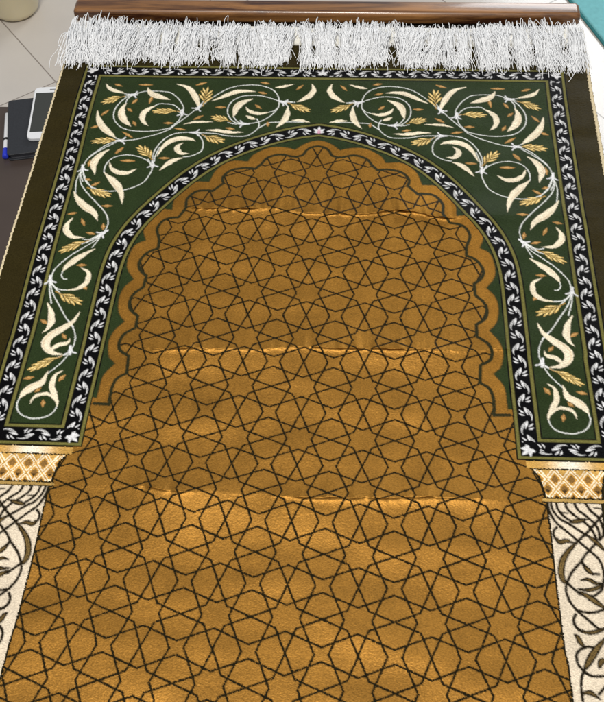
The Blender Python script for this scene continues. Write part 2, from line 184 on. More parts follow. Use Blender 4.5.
# --- base regions
col[:] = C_MARGIN
COLX = 4.17
colL = np.interp(V, [.27, 1.04, 2.2, 3.1, 4.0, 7.0], [3.77, 3.772, 3.780, 3.799, 3.83, 3.95])
field = (V > 0.27) & (U < colL) | (V <= 0.27) & inside_arch
reg[field] = 3; col[field] = C_GOLD

Uc, Vc = U, V
U = np.abs(U+rng.normal(0, .0035, U.shape)); V = V+rng.normal(0, .0035, V.shape)   # pile tips never stand exactly in row

# --- niche: scalloped outline
def runs(lst):
    out = [[]]; 
    for p in lst:
        if p == 'k': out.append([out[-1][-1]])
        else: out[-1].append(p)
    P = []
    for r in out:
        q = cat_rom(r, 6) if len(r) > 2 else np.array(r, float)
        P.extend(q.tolist() if not P else q[1:].tolist())
    return np.array(P)
def inside_poly(poly, x, y):
    c = np.zeros(x.shape, bool); n = len(poly)
    for i in range(n):
        x0, y0 = poly[i]; x1, y1 = poly[i-1]
        if y0 == y1: continue
        m = ((y0 > y) != (y1 > y)) & (x < (x1-x0)*(y-y0)/(y1-y0)+x0)
        c ^= m
    return c
inl = runs(I); inl[:, 0] = np.maximum(inl[:, 0], 0); inl[0] = (0, -6.785)
outl = runs(O); outl[0] = (0, -6.975); outl[:, 0] = np.maximum(outl[:, 0], 0)
scol = (V < -0.565) & field
pin = inside_poly(np.vstack([inl[:-1], [(0, inl[-2][1])]]), U, V) | (V >= -0.565)
pout = inside_poly(np.vstack([outl, [(3.5, -0.68), (3.5, -0.56), (0, -0.56)]]), U, V) | (V >= -0.565)
trim = field & ~pin & pout; gap = field & ~pout
col[trim] = C_TRIM; reg[trim] = 4; col[gap] = C_GREEN; reg[gap] = 4

# --- star lattice lines
uq = Uc+rng.normal(0, .0038, Uc.shape); vq = Vc+rng.normal(0, .0038, Uc.shape)
fx = np.abs(uq-np.round(uq)); fy = np.abs(vq-np.round(vq)); x = np.maximum(fx, fy); y = np.minimum(fx, fy)
def segd(x, y, a, b):
    dx, dy = b[0]-a[0], b[1]-a[1]; t = np.clip(((x-a[0])*dx+(y-a[1])*dy)/(dx*dx+dy*dy), 0, 1)
    return np.hypot(x-a[0]-t*dx, y-a[1]-t*dy)
kk, rr, qq = 0.1464, 0.192, 0.101
ds = np.minimum(segd(x, y, (kk, kk), (.5, 0)), segd(x, y, (rr, 0), (.5-qq, .5)))
ds = np.minimum(ds, segd(x, y, (.5, .5-qq), (0, rr)))
stars = field & pin
lw = 0.0158
a = np.clip(0.5-(ds-lw)/0.010, 0, 1)*stars
# uneven pile sheen put into the colour, some petals a touch browner
cellid = (np.floor(U*2+.5)*7.13+np.floor(V*2+.5)*3.77)
petal_sheen = 1+0.10*(np.sin(cellid*12.9898)*43758.5453 % 1-0.5)
col[stars] *= petal_sheen[stars][:, None]
paint(np.s_[:, :], a, C_LINE)
# outlines of the scallops
sl = window(inl, .1); s, _, _ = chain_sd(sl, inl, np.full(len(inl), 0.03)); paint(sl, cov(s)*(field[sl]), (0.022, 0.022, 0.010))
sl = window(outl, .1); s, _, _ = chain_sd(sl, outl, np.full(len(outl), 0.012)); paint(sl, cov(s)*(field[sl])*0.8, (0.03, 0.03, 0.012))

# --- leaf border
bord = in_box & (d < BW); panel = in_box & ~bord
reg[bord] = 1; reg[panel] = 2
col[bord] = C_BLACK; col[panel] = C_GREEN
def band(lo, hi, c):
    a = np.clip((d-lo)/PX+.5, 0, 1)*np.clip((hi-d)/PX+.5, 0, 1)*in_box; paint(np.s_[:, :], a, c)
band(0.022, 0.072, C_OLIVE); band(BW-0.058, BW-0.005, C_OLIVE); band(BW, BW+0.018, C_BLACK)
T = (d-(0.085+BW-0.07)/2)
def leaf_unit(s, t):
    """one curled acanthus with its three buds, s along the border, t across it"""
    def chain(pts, rad):
        best = np.full(s.shape, 9.0)
        for k in range(len(pts)-1):
            a, b = np.array(pts[k]), np.array(pts[k+1]); e = b-a
            w = np.clip(((s-a[0])*e[0]+(t-a[1])*e[1])/(e@e), 0, 1)
            best = np.minimum(best, np.hypot(s-a[0]-w*e[0], t-a[1]-w*e[1])-(rad[k]*(1-w)+rad[k+1]*w))
        return best
    aca = chain([(.0, -.005), (.045, .035), (.10, .078), (.155, .103), (.21, .106), (.245, .092)], [.004, .017, .022, .016, .008, .003])
    buds = np.minimum.reduce([chain([(.045, -.110), (.080, -.07), (.105, -.03)], [.005, .016, .005]),
                              chain([(.120, -.115), (.142, -.075), (.150, -.03)], [.005, .0155, .005]),
                              chain([(.005, -.012), (.06, .005), (.135, .035)], [.010, .021, .005])])
    return aca, buds
def leaf_border(mask, S, h=0.262):
    k = np.floor(S/h); idx = np.nonzero(mask & (d > .07) & (d < BW-.055))
    s0 = S[idx]; t0 = T[idx]; kf = np.floor(s0/h); c = col[idx]
    for off in (-1, 0, 1):
        kq = kf+off; sg = np.where(kq % 2 == 0, 1.0, -1.0)
        aca, buds = leaf_unit(s0-kq*h, t0*sg/.86)
        stripe = 0.12+0.30*(np.sin((s0*0.6+t0*sg*1.0)*2*math.pi/0.042) > 0.1)
        rim = np.clip((aca+0.016)/0.010, 0, 1)
        ca = np.stack([stripe*(1-rim)+.62*rim]*3, -1)*np.array([1, 1, 1.0])
        w = cov(aca)[:, None]; c = c*(1-w)+ca*w
        w = cov(buds)[:, None]; c = c*(1-w)+np.array(C_WHITE)*w
    col[idx] = c
side = in_box & (which == 0); top = in_box & (which == 1); bot = in_box & (which == 2); arc = in_box & (which == 3)
leaf_border(side, V+9.0); leaf_border(top, U+0.02); leaf_border(bot, U-3.4); leaf_border(arc, sarch-0.12, 0.262)
# palmettes where the border turns and at the point of the arch
def palmette(cu, cv, dx, dy, s):
    for ang, L in ((0, .16), (50, .13), (-50, .13), (100, .09), (-100, .09)):
        r = math.radians(ang); ex = dx*math.cos(r)-dy*math.sin(r); ey = dx*math.sin(r)+dy*math.cos(r)
        p = np.array([(cu, cv), (cu+ex*L*s*.6, cv+ey*L*s*.6), (cu+ex*L*s, cv+ey*L*s)])
        sl = window(p, .1); sd, _, _ = chain_sd(sl, p, np.array([.012, .034, .014])*s); paint(sl, cov(sd), C_WHITE)
def blank(cu, cv, r):
    sl = window(np.array([(cu, cv)]), r); m = (np.hypot(U[sl]-cu, V[sl]-cv) < r) & (d[sl] > .08) & (d[sl] < BW-.065); c = col[sl]; c[m] = C_BLACK; col[sl] = c
for cu, cv, dx, dy in ((4.83, -9.05, .7, -.7), (0, -7.22, 0, -1), (4.83, .06, .7, .7), (3.58, .06, -.7, .7), (0, -9.03, 0, -1)):
    blank(cu, cv, .16); palmette(cu, cv, dx, dy, .95)
p_ = np.array([(0, -7.20), (0, -7.28)]); sl = window(p_, .1); s, _, _ = chain_sd(sl, p_, np.array([.035, .02])); paint(sl, cov(s)*.8, (.62, .30, .42))

# --- vines on the green panel
for p in S: stroke(mir(p), 0.0085, C_STEM)
for pts in D:
    p = mir(pts); p = np.array([p[0], p.mean(0), p[1]])
    sl = window(p, .1); s, sd_, al = chain_sd(sl, p, np.array([.008, .036, .008]))
    cc = cov(s)
    paint(sl, cc, C_DASH); paint(sl, cov(s+.018)*(sd_ > 0)*0.8, (0.58, 0.38, 0.16))
for w, b, t in E:
    b = np.array([-b[0], b[1]]); t = np.array([-t[0], t[1]]); ax = t-b; L = np.linalg.norm(ax); ax = ax/L; pe = np.array([-ax[1], ax[0]])
    stroke([b, b+ax*L*.75], .012, C_EARD)
    fl = []
    for i in range(3):
        for sg in (-1, 1):
            at = b+ax*L*(.20+.185*i+.05*sg)
            ln = L*(.40-.02*i); ang = math.radians(31-3*i)*sg
            fl.append((at, at+(ax*math.cos(ang)+pe*math.sin(ang)*min(1.25, w/(L*.55)))*ln))
    fl.append((b+ax*L*.70, t))
    for p0, p1 in fl:
        p = np.array([p0, p0+(p1-p0)*.62, p1]); m = max(.026, min(.044, w*.072))
        sl = window(p, .12); s, sd_, _ = chain_sd(sl, p, np.array([.010, m, .010]))
        paint(sl, cov(s-.012)*.6, (0.03, 0.03, 0.012)); paint(sl, cov(s+.004), C_EAR); paint(sl, cov(s+.020), (0.85, 0.70, 0.36))
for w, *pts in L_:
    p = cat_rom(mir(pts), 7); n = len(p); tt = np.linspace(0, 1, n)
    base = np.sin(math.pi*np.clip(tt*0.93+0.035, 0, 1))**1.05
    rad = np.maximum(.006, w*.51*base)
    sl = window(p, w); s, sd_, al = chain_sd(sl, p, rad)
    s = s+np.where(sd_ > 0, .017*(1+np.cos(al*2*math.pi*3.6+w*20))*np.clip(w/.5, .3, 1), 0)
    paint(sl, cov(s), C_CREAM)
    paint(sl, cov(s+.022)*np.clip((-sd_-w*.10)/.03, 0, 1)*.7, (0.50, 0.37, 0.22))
for c0, c1 in NO:
    c0 = np.array([-c0[0], c0[1]]); c1 = np.array([-c1[0], c1[1]]); e = (c1-c0)/max(1e-6, np.linalg.norm(c1-c0)); pe = np.array([-e[1], e[0]])
    for sg in (-1, 1):
        stroke([c0-e*.10, c0+e*.01+pe*.035*sg, c0+e*.05+pe*.095*sg], .014, C_WHITE)
    stroke([c0-e*.12, c0+e*.06], .020, C_WHITE)

# --- columns: gilt capital and white shaft with vines
xl = U-COLX; ax_ = np.abs(xl)
bar = (V > .285) & (V <= .42) & (ax_ < .66)
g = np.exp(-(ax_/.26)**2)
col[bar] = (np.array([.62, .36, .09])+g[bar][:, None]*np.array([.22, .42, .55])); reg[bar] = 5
reg[(V > .26) & (V <= .285) & (ax_ < .66)] = 5; col[(V > .26) & (V <= .285) & (ax_ < .66)] = C_LINE
hwc = np.interp(V, [.42, .50, .56, .75, .97], [.60, .535, .50, .455, .425])
cap = (V > .42) & (V <= .98) & (ax_ < hwc)
a1 = xl/.25+(V-.62)/.37; a2 = xl/.25-(V-.62)/.37
l1 = np.abs(a1-np.round(a1)); l2 = np.abs(a2-np.round(a2)); mm = np.maximum(l1, l2)
cc = np.where((mm < .24)[..., None], np.array([.26, .14, .04]), np.where((mm < .35)[..., None], np.array([.60, .31, .06]), np.array([.78, .68, .50])))
cc = np.where(((mm >= .45))[..., None], np.array([.62, .36, .10]), cc)
ros = np.hypot((a1+a2)*.125-np.round(((a1+a2)*.125-.125*.5)/.125)*.125, V-.71) < .03; cc = np.where(ros[..., None], np.array([.66, .36, .08]), cc)
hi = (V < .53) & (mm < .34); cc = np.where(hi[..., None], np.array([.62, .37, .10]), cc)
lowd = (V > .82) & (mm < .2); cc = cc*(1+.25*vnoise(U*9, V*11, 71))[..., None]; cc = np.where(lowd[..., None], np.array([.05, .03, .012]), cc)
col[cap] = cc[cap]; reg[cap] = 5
edge = (V > .42) & (V <= .98) & (np.abs(ax_-hwc) < .018); col[edge] = C_LINE
ln = (np.abs(V-.43) < .012) & (ax_ < .62); col[ln] = C_LINE
rod = (V > .965) & (V <= 1.05) & (ax_ < .47); col[rod] = (.50, .32, .10); reg[rod] = 5
for vv in (.968, 1.047):
    ln = (np.abs(V-vv) < .013) & (ax_ < .47); col[ln] = C_LINE
colR = 2*COLX-colL
shaft = (V > 1.05) & (U > colL) & (U < colR); col[shaft] = C_SHAFT; reg[shaft] = 6
before = col.copy()
SV = [[w, *[p for p in pts]] for w, *pts in VN]; WV = [[w, *pts] for w, *pts in VW]
rep = 3.05
for sh in (0, rep):
    for w, *pts in SV:
        p = [(x_, y_+sh) for x_, y_ in pts]
        if sh and max(y_ for _, y_ in pts) < 1.9: continue
        stroke(p, max(.021, w*.5*1.2), C_VINE)
    for w, *pts in WV:
        p = [(x_, y_+sh) for x_, y_ in pts]
        if sh and max(y_ for _, y_ in pts) < 1.9: continue
        p = cat_rom(p, 6); rad = np.maximum(.012, w*.60*np.sin(math.pi*np.clip(np.linspace(0, 1, len(p))*.9+.05, 0, 1))**.7)
        sl = window(p, w); s, sd_, _ = chain_sd(sl, p, rad); paint(sl, cov(s), C_VINE); paint(sl, cov(s+.028), C_OCHRE)
        paint(sl, cov(np.abs(sd_)-.008)*cov(s+.03)*.8, C_VINE)
col[~shaft & (V > .9)] = before[~shaft & (V > .9)]
eg = (V > 1.05) & (np.abs(ax_-(COLX-colL)) < .014); col[eg] = C_LINE

# yarn-to-yarn variation
col *= (1+0.055*rng.standard_normal((nv, nu, 1))).clip(.7, 1.35)

# ---------------------------------------------------------------- rug geometry: mirror the half weave, lay it out with its folds
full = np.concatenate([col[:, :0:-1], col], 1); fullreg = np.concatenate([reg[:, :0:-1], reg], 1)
NU = full.shape[1]
# the gold yarn is glossy art silk, the others are duller
sk = np.isin(reg, (3, 4, 5))*np.clip((col[..., 0]-.04)/.12, 0, 1)*(col[..., 2] < .2)
silk = np.concatenate([sk[:, :0:-1], sk], 1)
uu = np.concatenate([-us[:0:-1], us])
UU, VV = np.meshgrid(uu, vs_)
rows_v = [-10.2, -9, -7.3, -6, -5, -4, -3, -2, -1, 0, .55, 1, 2, 3, 4, 7.1]
rows_d = [0, 0, 0, -1/38, .4/38, -.5/42, .5/45, 1.6/48, 1.2/50, 1.3/52, -.2/54, -2.4/57, .7/61, -.4/66, -.5/70, 0]
dv = np.interp(VV, rows_v, rows_d); ker = np.hanning(41); ker /= ker.sum()
dv = np.apply_along_axis(lambda c: np.convolve(np.pad(c, 20, mode='edge'), ker, 'valid'), 0, dv)
dv = dv+0.035*vnoise(UU*.6+9, VV*.5+3, 3); du = 0.05*vnoise(UU*.45+2, VV*.5+7, 4)
def crease(vc, lo, hi, long_h, k_up, k_dn, lip_h, k_lip, seed, bend, prof):
    """a fold pressed into the rug: a broad low ridge with a sharp, broken lip where the pile parts"""
    c = vc+bend*np.sin(UU*.9+seed)+0.16*vnoise(UU*1.2+seed, UU*0+seed, seed)+0.05*vnoise(UU*4, UU*0+.7, seed+5)+0.03*vnoise(UU*14, UU*0+.5, seed+1)
    win = 1/(1+np.exp(-(UU-lo)/.22))/(1+np.exp(-(hi-UU)/.22))
    t = VV-c; tn = np.minimum(t, 0); tp = np.maximum(t, 0)
    ts = np.sqrt(t*t+.0144)-.12; broad = (.12+.88*win)*(1+.7*vnoise(UU*.5+3, UU*0+2, seed+2))
    am = np.interp(UU, *np.array(prof).T)*np.clip(1+.7*vnoise(UU*2.4+1, UU*0+4, seed+3)+.9*vnoise(UU*10, UU*0+6, seed+4), 0, 1.7)
    # the broad ridge is rounded over its crest, the lip is not
    h = long_h*broad*np.exp(-ts/np.where(t < 0, k_up, k_dn))+lip_h*(am+.05)*np.where(t < 0, np.exp(tn/.14), np.exp(-tp/k_lip))
    return h, t, am
Z = np.zeros_like(UU)
for args in [(-5.02, -2.4, 3.3, 0.0125, 0.7, 1.5, 0.004, 0.045, 31, 0.02, [(-2.6, 0), (-2.2, 0.8), (-1.2, 0.9), (-0.9, 0.35), (-0.4, 0.3), (0, 0.9), (0.7, 0.6), (1.3, 1.1), (2.4, 1.1), (2.75, 0.25), (3.0, 0)]), (-1.8, -2.7, 3.6, 0.0044, 0.36, 0.8, 0.0034, 0.042, 34, 0.05, [(-2.9, 0), (-2.6, 0.5), (-2.2, 1), (-1.8, 1), (-1.3, 0.35), (-0.2, 0.5), (0.3, 1.1), (1.6, 1.0), (2.0, 0.4), (3.0, 0.35), (3.5, 0.5), (3.8, 0)]), (1.06, -2.4, 3.3, 0.0044, 0.45, 0.6, 0.003, 0.042, 37, 0.03, [(-2.5, 0), (-2.3, 0.9), (-1.7, 0.8), (-1.5, 0.05), (-0.4, 0.05), (0, 1), (1, 0.9), (2, 0.8), (2.9, 0.5), (3.2, 0)]), (3.45, -3, 3.2, 0.0022, 0.5, 1.0, 0.0002, 0.1, 39, 0.05, [(-3, 0), (3, 0)])]:
    h, t, am = crease(*args); Z += h; du = du+.02*np.tanh(t/.05)*np.exp(-np.abs(t)/.8)*vnoise(UU*.8+5, UU*0+8, args[8]); dv = dv-.010*np.tanh(t/.04)*np.exp(-np.abs(t)/.5)*am
Z += 0.0026*vnoise(UU*.6, VV*.9, 21)+0.0011*vnoise(UU*1.1, VV*2.2, 22)+0.00022*vnoise(UU*4, VV*6, 23)
sm = np.clip((VV-1.6)/3.6, 0, 1); Z += .013*sm*sm*(3-2*sm)
Z += 0.00006*rng.standard_normal(UU.shape)+0.00004*vnoise(UU*22, VV*60, 24)
Z -= 0.0010*np.clip((np.abs(UU)-5.2)/.3, 0, 1)**2
px, py = (UU+du)*A, -(VV+dv)*A
px = px+Z*(.0578-px)/.909; py = py+Z*(-.5838-py)/.909            # raised cloth is drawn in a little
XYZ = np.stack([px, py, Z+0.004], -1)

pile_m, nt, b = node_mat('rug_pile')
at = N(nt, 'ShaderNodeAttribute', attribute_name='knots')
tc = N(nt, 'ShaderNodeTexCoord')
n1 = N(nt, 'ShaderNodeTexNoise'); n1.inputs['Scale'].default_value = 900; n1.inputs['Detail'].default_value = 3
n2 = N(nt, 'ShaderNodeTexNoise'); n2.inputs['Scale'].default_value = 28; n2.inputs['Detail'].default_value = 6; n2.inputs['Roughness'].default_value = .65
nt.links.new(tc.outputs['Object'], n2.inputs['Vector'])
mpw = N(nt, 'ShaderNodeMapping'); mpw.inputs['Scale'].default_value = (.62, 1.7, .6)      # rows of weft
nt.links.new(tc.outputs['Object'], mpw.inputs[0]); nt.links.new(mpw.outputs[0], n1.inputs['Vector'])
mr = N(nt, 'ShaderNodeMapRange'); mr.inputs[1].default_value = .25; mr.inputs[2].default_value = .75; mr.inputs[3].default_value = .62; mr.inputs[4].default_value = 1.38
nt.links.new(n1.outputs['Fac'], mr.inputs[0])
mr2 = N(nt, 'ShaderNodeMapRange'); mr2.inputs[1].default_value = .25; mr2.inputs[2].default_value = .75; mr2.inputs[3].default_value = .84; mr2.inputs[4].default_value = 1.16
nt.links.new(n2.outputs['Fac'], mr2.inputs[0])
mu = N(nt, 'ShaderNodeMath', operation='MULTIPLY'); nt.links.new(mr.outputs[0], mu.inputs[0]); nt.links.new(mr2.outputs[0], mu.inputs[1])
mx = N(nt, 'ShaderNodeMix', data_type='RGBA', blend_type='MULTIPLY'); mx.inputs[0].default_value = 1
nt.links.new(at.outputs['Color'], mx.inputs[6]); nt.links.new(mu.outputs[0], mx.inputs[7]); nt.links.new(mx.outputs[2], b.inputs['Base Color'])
b.inputs['Roughness'].default_value = 0.50; b.inputs['Specular IOR Level'].default_value = 0.08
nt.links.new(mx.outputs[2], b.inputs['Sheen Tint']); b.inputs['Sheen Weight'].default_value = 0.03; b.inputs['Sheen Roughness'].default_value = .35
nt.links.new(mx.outputs[2], b.inputs['Specular Tint'])
mt_ = N(nt, 'ShaderNodeMath', operation='MULTIPLY'); mt_.inputs[1].default_value = 0.68; nt.links.new(at.outputs['Alpha'], mt_.inputs[0]); nt.links.new(mt_.outputs[0], b.inputs['Metallic'])
ct_ = N(nt, 'ShaderNodeMath', operation='MULTIPLY'); ct_.inputs[1].default_value = .06; nt.links.new(at.outputs['Alpha'], ct_.inputs[0]); nt.links.new(ct_.outputs[0], b.inputs['Coat Weight'])
b.inputs['Coat Roughness'].default_value = .46; b.inputs['Coat IOR'].default_value = 1.6; b.inputs['Coat Tint'].default_value = (1, .97, .86, 1)
bp = N(nt, 'ShaderNodeBump'); bp.inputs['Strength'].default_value = .3; bp.inputs['Distance'].default_value = .0005
nt.links.new(n1.outputs['Fac'], bp.inputs['Height'])
mpn = N(nt, 'ShaderNodeMapping'); mpn.inputs['Scale'].default_value = (9, 21, 1); nt.links.new(tc.outputs['Object'], mpn.inputs[0])
n3 = N(nt, 'ShaderNodeTexNoise'); n3.inputs['Scale'].default_value = 1; n3.inputs['Detail'].default_value = 0.6; n3.inputs['Roughness'].default_value = .4
nt.links.new(mpn.outputs[0], n3.inputs['Vector'])
nap = N(nt, 'ShaderNodeBump'); nap.inputs['Strength'].default_value = 1.0; nap.inputs['Distance'].default_value = 0.006
nt.links.new(n3.outputs['Fac'], nap.inputs['Height']); nt.links.new(nap.outputs[0], bp.inputs['Normal']); nt.links.new(bp.outputs[0], b.inputs['Normal']); nt.links.new(bp.outputs[0], b.inputs['Coat Normal'])

rug = empty('prayer_rug', (0, 0, 0), 'gold and dark green prayer rug with white fringe, spread over the wooden table', 'rug')
def grid_part(name, mask, label=None):
    """mask over faces; a mesh of its own cut from the weave along its region"""
    fi, fj = np.nonzero(mask)
    vid = np.stack([fi*NU+fj, (fi+1)*NU+fj, (fi+1)*NU+fj+1, fi*NU+fj+1], -1)
    uniq, inv = np.unique(vid, return_inverse=True); inv = inv.reshape(vid.shape)
    me = bpy.data.meshes.new(name)
    me.vertices.add(len(uniq)); me.vertices.foreach_set('co', XYZ.reshape(-1, 3)[uniq].astype(np.float32).ravel())
    me.loops.add(inv.size); me.loops.foreach_set('vertex_index', inv.astype(np.int32).ravel())
    me.polygons.add(len(inv)); me.polygons.foreach_set('loop_start', np.arange(0, inv.size, 4, dtype=np.int32))
    me.update(calc_edges=True); me.validate()
    ca = me.color_attributes.new('knots', 'FLOAT_COLOR', 'POINT')
    c4 = np.ones((len(uniq), 4), np.float32); c4[:, :3] = full.reshape(-1, 3)[uniq]; c4[:, 3] = silk.reshape(-1)[uniq]
    ca.data.foreach_set('color', c4.ravel())
    me.polygons.foreach_set('use_smooth', np.ones(len(inv), bool))
    o = obj(name, me, pile_m, rug)
    if label: o['label'] = label
    return o
FR = fullreg[:-1, :-1].copy(); ctr = (UU[:-1, :-1] < 0)
grid_part('plain_margin', FR == 0, 'plain dark brown outer margin of the rug')
grid_part('leaf_border', FR == 1, 'black border of white curled leaves between olive lines')
grid_part('vine_panel', FR == 2, 'dark green panel with cream leaf scrolls and golden ears')
grid_part('niche_field', FR == 3, 'gold field under a dark star lattice')
grid_part('scalloped_trim', FR == 4, 'plain gold scalloped edging of the niche')
for half in (ctr, ~ctr):
    grid_part('capital', (FR == 5) & half, 'gilt capital with lozenge pattern')
    grid_part('column', (FR == 6) & half, 'white column shaft with dark scrolling vines')

backing_m = simple_mat('jute_backing', (0.42, 0.34, 0.22), .9, var=.2, scale=400)
bb = box_bm(-5.49*A, 5.49*A, -7.0*A, 10.10*A, 0.0008, 0.0022)
from_bm('backing', bb, backing_m, rug)

def tube_mesh(paths, radii, sides=5):
    vs, fs = [], []
    for P, r in zip(paths, radii):
        P = np.asarray(P); n = len(P); tg = np.gradient(P, axis=0); tg /= np.linalg.norm(tg, axis=1)[:, None]+1e-9
        ref = np.array([0, 0, 1.0]) if abs(tg[:, 2]).mean() < .85 else np.array([1.0, 0, 0])
        sx = np.cross(tg, ref); sx /= np.linalg.norm(sx, axis=1)[:, None]+1e-9; sy = np.cross(sx, tg)
        b0 = len(vs)
        rad = np.full(n, r) if np.isscalar(r) else r
        for i in range(n):
            for k in range(sides):
                t = 2*math.pi*k/sides; vs.append(P[i]+rad[i]*(sx[i]*math.cos(t)+sy[i]*math.sin(t)))
        for i in range(n-1):
            for k in range(sides):
                a = b0+i*sides+k; c = b0+i*sides+(k+1) % sides; fs.append((a, c, c+sides, a+sides))
        fs.append(tuple(b0+k for k in range(sides))[::-1]); fs.append(tuple(b0+(n-1)*sides+k for k in range(sides)))
    me = bpy.data.meshes.new('tubes'); me.from_pydata([tuple(v) for v in vs], [], fs)
    for p in me.polygons: p.use_smooth = True
    return me
selv_m = simple_mat('selvedge_yarn', (0.62, 0.52, 0.33), .85, var=.3, scale=500, bump=.6)
for sg in (-1, 1):
    yy = np.linspace(V0, V1, 520); edge_i = 0 if sg < 0 else NU-1
    pz = XYZ[:, edge_i, 2]; px_ = XYZ[:, edge_i, 0]; vi = np.clip(((yy-V0)*NK).astype(int), 0, nv-1)
    r = (.0016 if sg < 0 else .0025)
    wob = .0005*np.sin(yy*55)+.0007*vnoise(yy*3, yy*0, 40+sg)
    pts = np.stack([px_[vi]+sg*(r*.6)+wob, XYZ[vi, edge_i, 1], np.maximum(pz[vi]-.0008, r*.9)], -1)
    me = tube_mesh([pts], [r*(1+.22*np.sin(yy*75))], 8); me.name = 'selvedge'
    obj('selvedge', me, selv_m, rug)

# fringe: woven heading strip, then strands thrown back over the pile
def hz(u, v):
    j = int(np.clip((u+UH)*NK, 0, NU-1)); i = int(np.clip((v-V0)*NK, 0, nv-1)); return XYZ[i, j, 2]
head_m = simple_mat('heading_weave', (0.80, 0.78, 0.70), .85, var=.18, scale=700, bump=.8)
fr_m = simple_mat('fringe_yarn', (0.86,0.87,0.885), .6, var=.08, scale=300, spec=.3)
bm = bmesh.new(); prev = None
for k in range(240):
    u = -5.55+11.1*k/239; vc = -10.32+.10*float(vnoise(np.array(u*.7), np.array(1.), 50)); z = .006+.003*float(vnoise(np.array(u*1.4), np.array(3.), 51))
    row = [bm.verts.new((u*A, -(vc+dv_)*A, z+dz)) for dv_, dz in ((.30, -.001), (.24, .002), (.10, .0042), (-.08, .005), (-.22, .003), (-.30, -.001), (-.30, -.004), (.30, -.004))]
    if prev:
        for i in range(8): bm.faces.new((prev[i], prev[(i+1) % 8], row[(i+1) % 8], row[i]))
    else: bm.faces.new(row[::-1])
    prev = row
bm.faces.new(prev); bmesh.ops.recalc_face_normals(bm, faces=bm.faces[:])
from_bm('fringe_heading', bm, head_m, rug, True)
paths, radii = [], []
def gapw(u):                                    # places where the strands part and the brown pile shows
    g = 0
    for c, w, m in ((-2.35, .36, .98), (1.62, .28, .98), (-.18, .05, .7), (-4.35, .08, .5), (-3.85, .13, .75), (-2.95, .06, .6), (4.5, .16, .5), (3.6, .1, .55), (5.0, .1, .5), (2.9, .06, .5), (-1.2, .04, .5), (-.9, .05, .3)):
        g = max(g, m*math.exp(-((u-c)/w)**2))
    return g
k = 0
while k < 4300:
    u0 = random.uniform(-5.55, 5.55)
    k += 1
    tas = round(u0/.17)*.17; hsh = math.sin(round(u0/.17)*91.7)
    cl = float(vnoise(np.array(tas*2.6), np.array(5.), 60)); cl2 = float(vnoise(np.array(u0*.8), np.array(9.), 61))
    lean = .50*cl+.30*cl2+.10*hsh+random.gauss(0, .075); pull = .55*(tas-u0)
    if u0 < -4.6: lean += -.10*(-4.6-u0)/.9+random.gauss(0, .10)
    if u0 > 4.4: lean += -.38*(u0-4.4)/1.1+random.gauss(0, .12)
    if u0 < -5.2: lean -= .12*random.random()
    loop = random.random() < .24
    ve = -9.36+.22*cl+.07*hsh+random.gauss(0, .11)
    if u0 > 4.3: ve += random.uniform(-.15, .10)
    gap_ = random.random() < gapw(u0+lean*.6)
    if gap_: ve = random.uniform(-10.05, -9.90) if random.random() < .8 else ve-.1
    vs0 = -10.20+random.gauss(0, .07)
    back = (random.uniform(.22, .48)*(.7+1.1*max(-.2, cl2)) if loop else random.uniform(.03, .24))
    zt = .0075+random.random()*.007+(.006*random.random() if loop else 0)
    zr = .0055+random.random()**2*.012
    jx = lambda s: random.gauss(0, s)
    P = [(u0+jx(.02), vs0, .009), (u0+jx(0.013), vs0-back*.75, zt*.8), (u0+lean*.10+jx(0.013), vs0-back, zt), (u0+lean*.2+jx(0.013), vs0-back*.55, zt*1.12),
         (u0+pull*.8+lean*.38+jx(0.009), vs0+.18, zr+.004+.004*random.random()), (u0+pull+lean*.62+jx(0.011), (vs0+ve)/2+.08, zr+.002), (u0+pull*.7+lean*.85+jx(0.016), ve-.22, zr), (u0+lean+jx(0.020), ve, .0048+random.random()*.003)]
    p = cat_rom(P, 3)
    f_ = np.linspace(0, 1, len(p)); ph_ = 6.3*cl2*2+random.gauss(0, .7); p[:, 0] += (.035+.045*random.random())*np.sin(f_*random.uniform(5, 8)+ph_+hsh*3)*np.clip(f_*2-.5, 0, 1)
    q_ = np.stack([p[:, 0]*A, -p[:, 1]*A, np.maximum(p[:, 2], .0045)], -1)
    q_[:, 2] += np.where(np.abs(p[:, 0]) > 5.5, -np.clip(np.abs(p[:, 0])-5.5, 0, .5)*.02, 0)
    paths.append(q_); radii.append(random.uniform(.00030, .00045))
me = tube_mesh(paths, radii, 5); me.name = 'fringe'
obj('fringe', me, fr_m, rug)

# ---------------------------------------------------------------- wooden table under the rug
def wood_mat(name, c0, c1, coat):
    m, nt, b = node_mat(name)
    tc = N(nt, 'ShaderNodeTexCoord'); mp = N(nt, 'ShaderNodeMapping'); mp.inputs['Scale'].default_value = (3.0, 42, 42)
    nt.links.new(tc.outputs['Object'], mp.inputs[0])
    nz = N(nt, 'ShaderNodeTexNoise'); nz.inputs['Scale'].default_value = 1.6; nz.inputs['Detail'].default_value = 8; nz.inputs['Roughness'].default_value = .68; nz.inputs['Distortion'].default_value = .6
    nt.links.new(mp.outputs[0], nz.inputs['Vector'])
    cr = N(nt, 'ShaderNodeValToRGB'); cr.color_ramp.elements[0].position = .38; cr.color_ramp.elements[0].color = (*c0, 1); cr.color_ramp.elements[1].position = .64; cr.color_ramp.elements[1].color = (*c1, 1)
    nt.links.new(nz.outputs['Fac'], cr.inputs[0]); nt.links.new(cr.outputs[0], b.inputs['Base Color'])
    b.inputs['Roughness'].default_value = .38; b.inputs['Coat Weight'].default_value = coat; b.inputs['Coat Roughness'].default_value = .12
    bp = N(nt, 'ShaderNodeBump'); bp.inputs['Strength'].default_value = .15; bp.inputs['Distance'].default_value = .001
    nt.links.new(nz.outputs['Fac'], bp.inputs['Height']); nt.links.new(bp.outputs[0], b.inputs['Normal'])
    return m
